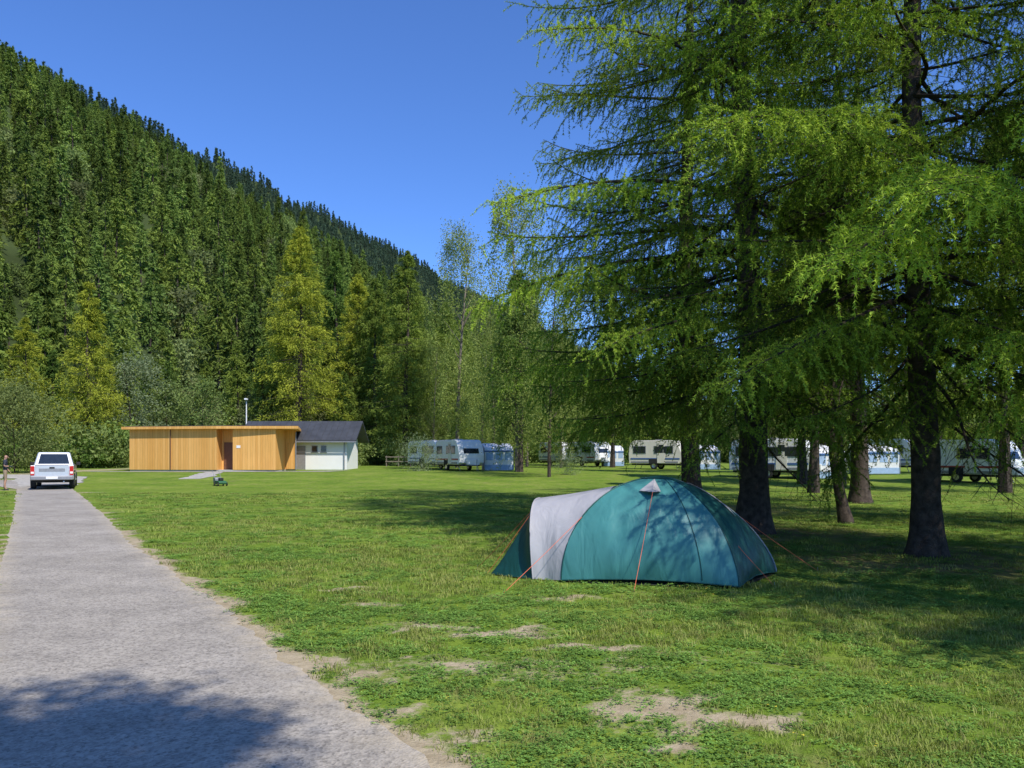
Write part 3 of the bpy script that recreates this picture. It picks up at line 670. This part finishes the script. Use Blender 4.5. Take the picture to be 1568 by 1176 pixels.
def panel(i):
    k = (i+1) % 4
    def fn(u, v):
        a = arc(i, v); b = arc(k, v); p = a+(b-a)*u
        mid = (CR[i]+CR[k])/2-AP; mid[2] = 0; mid = mid/np.linalg.norm(mid)
        bul = 4*u*(1-u)*(1-v)*v*.36
        sag = .05*4*u*(1-u)*(1-v)**3
        wr = .008*math.sin(u*23+v*9)*(1-v)+.006*math.sin(u*9-v*17)
        q = p+mid*(bul+wr)-mid*sag*.6; q[2] += sag*.8+bul*.12; return q
    return fn
for i, (nm, mt) in enumerate((('front_panel', 'teal'), ('right_panel', 'teald'), ('back_panel', 'teal'), ('left_panel', 'teal'))):  # right panel takes the darker fabric, its shade put into the colour
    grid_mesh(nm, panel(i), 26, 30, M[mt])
HF = np.array([.27, 10.42, .02]); HB = np.array([.62, 12.25, .02]); HT = np.array([.36, 11.2, 1.03])
def hoop(w):
    a = w*math.pi; base = HF+(HB-HF)*(.5-.5*np.sign(math.cos(a))*abs(math.cos(a))**.8)
    z = math.sin(a)**.72; top = np.array([HT[0]-(HF[0]+HB[0])/2, 0, 1.0])
    return base+top*z
def dome_edge(w):
    if w < .36: return arc(0, w/.36*.62)
    if w > .64: return arc(3, (1-w)/.36*.62)
    t = (w-.36)/.28; a = arc(0, .62); b = arc(3, .62); p = a+(b-a)*t; p[2] += .10*math.sin(t*math.pi); p[0] += .02; return p
def vest(u, v):
    a = hoop(u); b = dome_edge(u)*1.0; p = a+(b-a)*v; out = np.array([0, -math.cos(u*math.pi), .2]); 
    return p+out*(-.045*math.sin(v*math.pi)+.006*math.sin(v*9+u*14))
grid_mesh('vestibule_panel', vest, 40, 14, M['flygrey'])
TIP = [HF, np.array([-.30, 10.9, .015]), np.array([-.1, 11.7, .015]), HB]
def tipc(w):
    x = w*3; i = min(2, int(x)); return TIP[i]+(TIP[i+1]-TIP[i])*(x-i)
def door(u, v):
    a = hoop(u)+np.array([.004, 0, -.004]); b = tipc(u); p = a+(b-a)*v; p[0] += .05*math.sin(v*math.pi)+.012*math.sin(v*8+u*20); return p
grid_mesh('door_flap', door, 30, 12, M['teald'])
for i in range(4):
    tube('pole_sleeve', [tuple(arc(i, v)-O+np.array([0, 0, .006])) for v in np.linspace(0, 1, 24)], .009, M['teald'] if i != 2 else M['flygrey'], tent, 5)
tube('hoop_sleeve', [tuple(hoop(w)-O) for w in np.linspace(0, 1, 30)], .010, M['flygrey'], tent, 5)
f2 = panel(1)
grid_mesh('reflective_strip', lambda u, v: f2(.50+.07*u, .46+.34*v)+np.array([.008, -.012, .01]), 3, 10, M['flygrey'])
f0 = panel(0)
VN = np.array([-.1, -.75, .65])
hV = [f0(.36, .66), f0(.62, .66), f0(.5, .84)]; mid = f0(.5, .64)+np.array([0, -.16, .03])
mk('vent_hood', [tuple(p-O) for p in (hV[0]+VN*.02, mid, hV[1]+VN*.02, hV[2]+VN*.03)], [[0, 1, 3], [1, 2, 3]], M['flygrey'], tent)
mk('vent_mesh', [tuple(p-O) for p in (hV[0]+VN*.012, hV[1]+VN*.012, mid-np.array([0, 0, .005]))], [[0, 1, 2]], M['rubber'], tent)
tube('seam', [tuple(f0(.80, v)-O+VN*.006) for v in np.linspace(.02, .93, 22)], .005, M['teald'], tent, 4)
for k in range(4):
    fk = panel(k); tube('hem', [tuple(fk(u, 0)-O) for u in np.linspace(0, 1, 20)], .010, M['teald'], tent, 4)
mk('top_cover', [tuple(np.array(panel(k)(u, .87))-O+np.array([0, 0, .012])) for k in range(4) for u in (0, .5)]+[tuple(AP-O+np.array([0, 0, .02]))], [[k, (k+1) % 8, 8] for k in range(8)], M['teald'], tent)
mk('groundsheet', [tuple(p*1.0-O+np.array([0, 0, -.018])) for p in (P1, P2_, P3, P4)], [[0, 1, 2, 3]], M['rubber'], tent)
def guy(a, b):
    a = np.asarray(a, float)-O; b = np.asarray(b, float)-O
    tube('guy_line', [tuple(a), tuple((a+b)/2-np.array([0, 0, .01])), tuple(b)], .0035, M['guy'], tent, 5)
    tube('tent_peg', [tuple(b+np.array([.0, 0, .05])), tuple(b-np.array([0, 0, .05]))], .004, M['chrome'], tent, 5)
guy(mid, (1.45, 9.55, 0)); guy(arc(0, .42), (-.1, 9.45, 0)); guy(hoop(.28), (-.35, 10.9, 0)); guy(hoop(.3), (-.5, 11.6, 0)); guy(arc(1, .45), (3.25, 9.95, 0)); guy(arc(2, .5), (4.3, 11.3, 0)); guy(arc(3, .5), (.6, 13, 0))
# ------------------------------------------------------------------ timber building
wb = empty('timber_building', (-24, 63, float(gz(62))))
def W(pts): return [(x+24, y-63) for x, y in pts]
plan = [(-30.1, 63.2), (-22.7, 61.7), (-22.7, 62.9), (-21.45, 62.9), (-21.45, 61.7), (-18.1, 61.5), (-18.1, 64.2), (-17.25, 64.2), (-18.7, 68), (-30.1, 69.5)]
prism('walls', W(plan), 3.15, M['timber'], wb, 'XY', loc=(0, 0, .12))
prism('footing', W([(-30.07, 63.25), (-22.74, 61.78), (-18.15, 61.58), (-18.1, 64.26), (-17.3, 64.26), (-18.75, 67.9), (-30.0, 69.4)]), .5, M['concrete'], wb, 'XY', loc=(0, 0, -.38))
prism('roof_slab', W([(-30.6, 62.9), (-22.6, 61.3), (-16.3, 61.2), (-18.0, 68.6), (-30.6, 70.2)]), .2, M['timber'], wb, 'XY', loc=(0, 0, 3.272))
prism('roof_membrane', W([(-30.4, 63.1), (-22.6, 61.5), (-16.5, 61.4), (-18.2, 68.4), (-30.4, 70.0)]), .05, M['roofdark'], wb, 'XY', loc=(0, 0, 3.475))
box('entrance_door', (.95, .06, 2.1), (1.95, -.14, 1.2), M['door'], wb, .01)
box('door_handle', (.04, .08, .14), (2.3, -.2, 1.2), M['chrome'], wb)
box('side_door', (.7, .05, 2.1), (6.32, 1.17, 1.2), M['timber'], wb, .01)
box('panel_joint', (.05, .05, 3.1), (-2.55, -.58, 1.68), M['door'], wb)
box('downpipe', (.08, .08, 3.0), (6.75, 1.1, 1.6), M['grey'], wb, .02)
box('wall_sign', (.3, .02, .2), (3.0, -1.34, 1.9), M['white'], wb)
wh = empty('white_outbuilding', (-18.0, 70, float(gz(66))))
prism('walls', [(-2.4, 0), (2.4, 0), (2.4, 2.55), (0, 3.95), (-2.4, 2.55)], 8.2, M['whitewall'], wh, 'YZ')
def slab(nm, y0, z0, y1, z1, t, w, mat):
    prism(nm, [(y0, z0), (y1, z1), (y1, z1+t), (y0, z0+t)], w, mat, wh, 'YZ')
slab('roof_front', -3.0, 2.36, -.005, 4.06, .14, 10.0, M['roofdark']); slab('roof_back', .005, 4.06, 3.0, 2.36, .14, 10.0, M['roofdark'])
box('gutter', (10, .1, .09), (0, -3.07, 2.33), M['grey'], wh, .02)
for i in range(19): box('roof_seam', (.03, 3.42, .03), (-4.6+i*.51, -1.51, 3.365), M['roofdark'], wh, rot=(math.radians(29.6), 0, 0))
for x, w in ((1.4, .5), (2.15, .45)):
    box('window_frame', (w, .05, .55), (x, -2.42, 1.75), M['grey'], wh); box('window_glass', (w-.1, .03, .45), (x, -2.45, 1.75), M['glass'], wh); box('sill', (w+.1, .12, .05), (x, -2.46, 1.45), M['concrete'], wh)
box('house_door', (.85, .05, 2.0), (.2, -2.42, 1.0), M['grey'], wh); box('downpipe', (.07, .07, 2.3), (3.9, -2.5, 1.2), M['grey'], wh)
sl = tube('street_lamp', [(0, 0, 0), (0, 0, 3), (0, 0, 6.2)], [.08, .065, .05], M['white'], None, 8); sl.location = (-24.8, 75, float(gz(75)))
tube('lamp_arm', [(0, 0, 6.15), (.05, -.1, 6.3), (.1, -.3, 6.36)], .035, M['grey'], sl); box('lamp_head', (.24, .45, .16), (.1, -.4, 6.36), M['white'], sl, .04)
fc = empty('wooden_fence', (-12.5, 80, float(gz(80))))
for i in range(9): box('post', (.1, .1, 1.1), (i*1.2, 0, .5), M['wood'], fc, .01)
for z in (.5, .95): box('rail', (9.8, .05, .1), (4.8, -.08, z), M['wood'], fc, .01)
# ------------------------------------------------------------------ caravans
def caravan(x, y, rz, Ln=5.0, Hh=2.45, stripe='redstripe', body='white'):
    c = empty('caravan', (x, y, float(gz(y))), math.radians(rz)); h = Ln/2; b = .48
    poly = [(-h, b), (h-.25, b), (h, b+.15), (h+.05, b+.75), (h-.18, b+1.35), (h-.55, Hh-.1), (h-.85, Hh), (-h+.5, Hh), (-h+.2, Hh-.12), (-h+.03, Hh-.5), (-h-.04, b+.8)]
    prism('body', poly, 2.15, M[body], c, 'XZ', bevel=.045)
    for sy in (-1, 1):
        yy = sy*1.09
        box('side_stripe', (Ln-.3, .012, .12), (0, yy, b+.42), M[stripe], c); box('lower_skirt', (Ln-.5, .014, .16), (-.05, yy, b+.12), M['grey'], c)
        for wx, ww in ((-h+.95, 1.05), (.35, .75), (h-1.15, .8)):
            box('window_frame', (ww+.1, .02, .66), (wx, yy, b+1.18), M['grey'], c, .008); box('window', (ww, .03, .56), (wx, yy+sy*.006, b+1.18), M['glass'], c, .01)
        box('wheel_arch', (.85, .02, .42), (-.1, sy*1.088, b+.2), M['rubber'], c, .008)
        wheel('wheel', (-.1, sy*.98, .31), .31, .2, c)
    box('door_frame', (.68, .025, 1.72), (h-2.1+.35, -1.095, b+.92), M['cream'], c, .01); box('door_window', (.42, .03, .4), (h-1.75, -1.105, b+1.4), M['glass'], c, .01)
    box('rear_window', (.03, 1.3, .55), (-h-.012, 0, b+1.2), M['glass'], c, .01, rot=(0, math.radians(-6), 0))
    for k in (-.85, .85): box('tail_lamp', (.05, .16, .3), (-h-.03, k, b+.38), M['redlight'], c, .01)
    box('plate', (.03, .5, .12), (-h-.05, 0, b+.45), M['white'], c)
    box('front_window', (.03, 1.3, .42), (h-.05, 0, b+1.08), M['glass'], c, .01, rot=(0, math.radians(-21), 0))
    for k in (-1, 1): tube('hitch', [(h-.2, k*.5, b-.05), (h+1.2, 0, b-.05)], .035, M['grey'], c, 4)
    tube('jockey_wheel', [(h+1.0, 0, .05), (h+1.0, 0, .9)], .03, M['grey'], c); box('gas_locker', (.35, 1.0, .42), (h+.3, 0, b+.2), M[body], c, .04)
    for sx in (-1, 1):
        for sy in (-.8, .8): tube('steady_leg', [(sx*(h-.4), sy, .02), (sx*(h-.6), sy, b)], .025, M['grey'], c, 4)
    box('chassis', (Ln-.3, 1.6, .12), (0, 0, b-.07), M['rubber'], c)
    box('roof_vent', (.5, .5, .1), (0, 0, Hh+.04), M['grey'], c, .02); box('roof_rail', (Ln-1.6, .03, .03), (-.1, -1.0, Hh+.02), M['grey'], c)
    return c
def awning(x, y, rz, w=3.2, d=2.4, h=2.3):
    a = empty('awning_tent', (x, y, float(gz(y))), math.radians(rz))
    prism('canopy', [(-d/2, 0), (d/2, 0), (d/2, h), (-d/2+.2, h-.35), (-d/2-.05, h-.6)], w, M['greyfab'], a, 'YZ', bevel=.03)
    for i in range(3):
        wx = -w/2+w*(i+.5)/3
        box('fabric_window', (w/3-.2, .02, .75), (wx, -d/2-.035, 1.2), M['bluefab'], a, .01)
    box('valance', (w+.04, .03, .12), (0, -d/2-.06, h-.66), M['bluestripe'], a); box('mud_skirt', (w+.03, .03, .4), (0, -d/2-.025, .25), M['bluefab'], a)
    for sx in (-1, 1): tube('frame_pole', [(sx*(w/2+.03), -d/2-.06, 0), (sx*(w/2+.03), -d/2-.06, h-.5)], .02, M['grey'], a)
caravan(-4.3, 65, -62, 4.8); awning(-1.2, 65.3, 8, 2.3, 2.2, 2.2)
caravan(-7.0, 71, -50, 4.8, stripe='bluestripe')
caravan(5.0, 86, -60, 4.6, stripe='bluestripe'); caravan(8.0, 82, -58, 4.4); awning(10.2, 81.5, 0, 2.0, 2.2, 2.1)
caravan(12.6, 69, -28, 4.6, body='cream', stripe='bluestripe'); awning(16.4, 68, 0, 1.8, 2.2, 2.1); awning(17.2, 74, 0, 1.8, 2.2, 2.1)
caravan(16.6, 51, -32, 5.0, stripe='bluestripe'); awning(19.3, 50.5, 20, 2.2, 2.2, 2.15); caravan(28.3, 61, -40, 4.6, stripe='bluestripe'); awning(25.2, 56, 10, 2.4, 2.2, 2.1)
caravan(26.4, 46.5, -58, 5.0, stripe='redstripe')
# ------------------------------------------------------------------ pickup
def pickup(x, y, rz):
    c = empty('pickup_truck', (x, y, float(gz(y))+.02), rz)
    def archp(cy, r=.44, z=.42):
        return [(cy+r*math.cos(a), max(z, .38+r*math.sin(a))) for a in np.linspace(math.pi, 0, 9)]
    poly = [(-2.6, .48)]+archp(-1.65)+archp(1.72)+[(2.55, .45), (2.66, .62), (2.64, .95), (2.5, 1.06), (1.0, 1.15), (-2.58, 1.15), (-2.62, .9)]
    prism('body', poly, 1.84, M['silver'], c, 'YZ', bevel=.03)
    b = [(-.88, -1.02, 1.14), (.88, -1.02, 1.14), (.88, 1.12, 1.12), (-.88, 1.12, 1.12)]; t = [(-.70, -.80, 1.80), (.70, -.80, 1.80), (.70, .35, 1.80), (-.70, .35, 1.80)]
    cab = mk('cab', b+t, [[0, 1, 5, 4], [1, 2, 6, 5], [2, 3, 7, 6], [3, 0, 4, 7], [4, 5, 6, 7]], M['silver'], c)
    md = cab.modifiers.new('b', 'BEVEL'); md.width = .06; md.segments = 3
    b, t = np.array(b), np.array(t)
    def gl(i, j, nm, e=.12, lo=.12, hi=.86):
        q = []
        for f, g in ((e, lo), (1-e, lo), (1-e, hi), (e, hi)):
            lo_ = b[i]+(b[j]-b[i])*f; hi_ = t[i]+(t[j]-t[i])*f; q.append(lo_+(hi_-lo_)*g)
        n = np.cross(q[1]-q[0], q[3]-q[0]); n /= np.linalg.norm(n); mk(nm, [tuple(p+n*.012) for p in q], [[0, 1, 2, 3]], M['glass'], c)
    gl(0, 1, 'rear_window', .1); gl(2, 3, 'windscreen', .06); gl(1, 2, 'side_glass', .08); gl(3, 0, 'side_glass', .08)
    box('bed_cover', (1.6, 1.48, .03), (0, -1.8, 1.155), M['rubber'], c, .01)
    box('tailgate', (1.42, .04, .56), (0, -2.625, .87), M['silver'], c, .015); box('tailgate_recess', (1.1, .012, .16), (0, -2.648, .93), M['grey'], c, .004); box('handle', (.22, .03, .07), (0, -2.655, 1.04), M['rubber'], c, .01)
    for s in (-1, 1):
        box('tail_light', (.17, .06, .46), (s*.825, -2.60, .90), M['redlight'], c, .015); box('reverse_light', (.13, .062, .1), (s*.825, -2.605, .80), M['white'], c, .01)
        box('mirror', (.2, .1, .17), (s*1.04, .72, 1.22), M['rubber'], c, .03)
        wheel('wheel', (s*.83, -1.65, .38), .38, .25, c, 'X'); wheel('wheel', (s*.83, 1.72, .38), .38, .25, c, 'X')
        box('wheel_flare', (.05, .98, .07), (s*.94, -1.65, .86), M['rubber'], c, .02)
        box('step', (.1, 1.8, .05), (s*.93, .1, .42), M['chrome'], c, .015)
    box('exhaust', (.07, .2, .07), (.5, -2.6, .36), M['chrome'], c, .02)
    box('rear_bumper', (1.8, .18, .2), (0, -2.70, .55), M['grey'], c, .04); box('number_plate', (.5, .015, .12), (0, -2.80, .56), M['white'], c); box('front_bumper', (1.8, .2, .25), (0, 2.7, .55), M['chrome'], c, .05)
    box('underbody', (1.5, 4.4, .22), (0, 0, .42), M['rubber'], c); box('axle', (1.5, .12, .12), (0, -1.65, .36), M['rubber'], c)
pickup(-23.5, 41.3, math.radians(27))
# ------------------------------------------------------------------ person
def person(x, y, rz):
    c = empty('standing_person', (x, y, float(gz(y))), rz)
    J = {'pelvis': (0, 0, .95, .15, .11), 'waist': (0, .0, 1.08, .135, .10), 'chest': (0, 0, 1.30, .165, .115), 'neckb': (0, 0, 1.46, .085, .075), 'neck': (0, .01, 1.52, .052, .052), 'head': (0, .03, 1.60, .075, .085), 'crown': (0, .02, 1.69, .07, .085)}
    E = [('pelvis', 'waist'), ('waist', 'chest'), ('chest', 'neckb'), ('neckb', 'neck'), ('neck', 'head'), ('head', 'crown')]
    for s, n in ((-1, 'l'), (1, 'r')):
        J.update({n+'hip': (s*.10, 0, .86, .095, .095), n+'knee': (s*.12, .02*s, .49, .058, .06), n+'calf': (s*.125, -.02, .34, .055, .058), n+'ank': (s*.13, -.02+.03*s, .09, .038, .04), n+'toe': (s*.15, .13+.03*s, .035, .042, .03)})
        E += [('pelvis', n+'hip'), (n+'hip', n+'knee'), (n+'knee', n+'calf'), (n+'calf', n+'ank'), (n+'ank', n+'toe')]
        el = (s*.27, -.03, 1.16); wr = (s*.24, .12, .96) if s < 0 else (s*.16, .22, 1.16)
        J.update({n+'sh': (s*.185, 0, 1.40, .062, .06), n+'el': (*el, .042, .042), n+'wr': (*wr, .027, .027)})
        E += [('chest', n+'sh'), (n+'sh', n+'el'), (n+'el', n+'wr')]
        d = np.array(wr)-np.array(el); d /= np.linalg.norm(d); pm = np.array(wr)+d*.06
        J[n+'palm'] = (*pm, .036, .02); E.append((n+'wr', n+'palm'))
        sv = np.cross(d, [0, 0, 1.]); sv /= np.linalg.norm(sv)
        for k, (o, ln) in enumerate(((-.03, .06), (-.01, .075), (.01, .07), (.03, .055))):
            a = pm+d*.035+sv*o; e = a+d*ln*.6; f = e+d*ln*.3+np.array([0, 0, -.02])
            J.update({n+'f%da' % k: (*a, .009, .009), n+'f%db' % k: (*e, .008, .008), n+'f%dc' % k: (*f, .007, .007)}); E += [(n+'palm', n+'f%da' % k), (n+'f%da' % k, n+'f%db' % k), (n+'f%db' % k, n+'f%dc' % k)]
        a = pm-d*.02+sv*.045*-s; e = a+d*.04-sv*.01*s; J.update({n+'ta': (*a, .011, .011), n+'tb': (*e, .009, .009)}); E += [(n+'palm', n+'ta'), (n+'ta', n+'tb')]
    ks = list(J); me = bpy.data.meshes.new('body'); me.from_pydata([J[k][:3] for k in ks], [(ks.index(a), ks.index(b)) for a, b in E], [])
    o = bpy.data.objects.new('body', me); COL.objects.link(o); sk = o.modifiers.new('skin', 'SKIN'); sk.use_smooth_shade = True
    for i, k in enumerate(ks): me.skin_vertices[0].data[i].radius = J[k][3:5]; me.skin_vertices[0].data[i].use_root = (k == 'pelvis')
    su = o.modifiers.new('sub', 'SUBSURF'); su.levels = su.render_levels = 1
    dg = bpy.context.evaluated_depsgraph_get(); ev = bpy.data.meshes.new_from_object(o.evaluated_get(dg)); bpy.data.objects.remove(o)
    ev.materials.clear()
    for m in ('skin', 'shirt', 'shorts', 'hair', 'shoe'): ev.materials.append(M[m])
    for p in ev.polygons:
        z = p.center.z; x_ = abs(p.center.x); i = 0; p.use_smooth = True
        if z < .09: i = 4
        elif .52 < z < .98 and x_ < .21: i = 2
        elif .98 <= z < 1.50 and (x_ < .215 or z > 1.22): i = 1
        if z > 1.68 or (z > 1.56 and p.center.y < -.02): i = 3
        p.material_index = i
    b = bpy.data.objects.new('body', ev); link(b, c)
    for s in (-1, 1): box('eye', (.022, .012, .012), (s*.03, .112, 1.62), M['shoe'], c, .003); box('ear', (.015, .035, .055), (s*.078, .02, 1.60), M['skin'], c, .006)
    box('nose', (.025, .03, .04), (0, .125, 1.595), M['skin'], c, .008); box('mouth', (.045, .01, .01), (0, .108, 1.555), M['redstripe'], c, .003)
person(-24.35, 38.6, math.radians(-60))
lm = empty('lawn_mower', (-15.6, 43, float(gz(43))), math.radians(-50)); lm.scale = (.85, .85, .85)
prism('deck', [(-.38, .12), (.38, .12), (.42, .22), (.3, .32), (-.25, .34), (-.42, .24)], .5, M['mower'], lm, 'XZ', bevel=.03)
box('engine', (.28, .26, .18), (.05, 0, .42), M['rubber'], lm, .04); box('grass_bag', (.42, .42, .34), (-.58, 0, .36), M['grey'], lm, .08)
for sx in (-.3, .3):
    for sy in (-.28, .28): wheel('wheel', (sx, sy, .12), .12, .06, lm)
for sy in (-.2, .2): tube('handle', [(-.25, sy, .3), (-.7, sy, .75), (-.95, sy, .98)], .014, M['grey'], lm)
tube('handle_bar', [(-.95, -.2, .98), (-.95, .2, .98)], .016, M['rubber'], lm)
# ------------------------------------------------------------------ light
EL = math.radians(50); sv = Vector((.62, -.78, 0)).normalized()*math.cos(EL); sv.z = math.sin(EL)
sd = bpy.data.lights.new('sun', 'SUN'); sd.energy = 5.0; sd.angle = math.radians(.5); sd.color = (1, .96, .88)
so = bpy.data.objects.new('sun', sd); so.rotation_euler = sv.to_track_quat('Z', 'Y').to_euler(); COL.objects.link(so)
w = bpy.data.worlds.new('World'); S.world = w; w.use_nodes = True; nt = w.node_tree
bg = nt.nodes['Background']; sky = nt.nodes.new('ShaderNodeTexSky'); sky.sky_type = 'NISHITA'; sky.sun_disc = False
sky.sun_elevation = EL; sky.sun_rotation = math.atan2(.62, -.78); sky.altitude = 1400; sky.air_density = 1.0; sky.dust_density = .4; sky.ozone_density = 2.5
vm = nt.nodes.new('ShaderNodeVectorMath'); vm.operation = 'MULTIPLY'; vm.inputs[1].default_value = (.82, 1.2, 1.85)
nt.links.new(sky.outputs[0], vm.inputs[0]); nt.links.new(vm.outputs[0], bg.inputs[0]); bg.inputs[1].default_value = .12
cd = bpy.data.cameras.new('camera'); cam = bpy.data.objects.new('camera', cd); COL.objects.link(cam)
cam.location = (0, 0, 1.6); cam.rotation_euler = (math.pi/2, 0, 0); cd.sensor_width = 36; cd.lens = 28.24; cd.shift_y = .0714; cd.clip_end = 9000; cd.clip_start = .05
S.camera = cam
S.view_settings.view_transform = 'Standard'; S.view_settings.look = 'None'; S.view_settings.exposure = 0
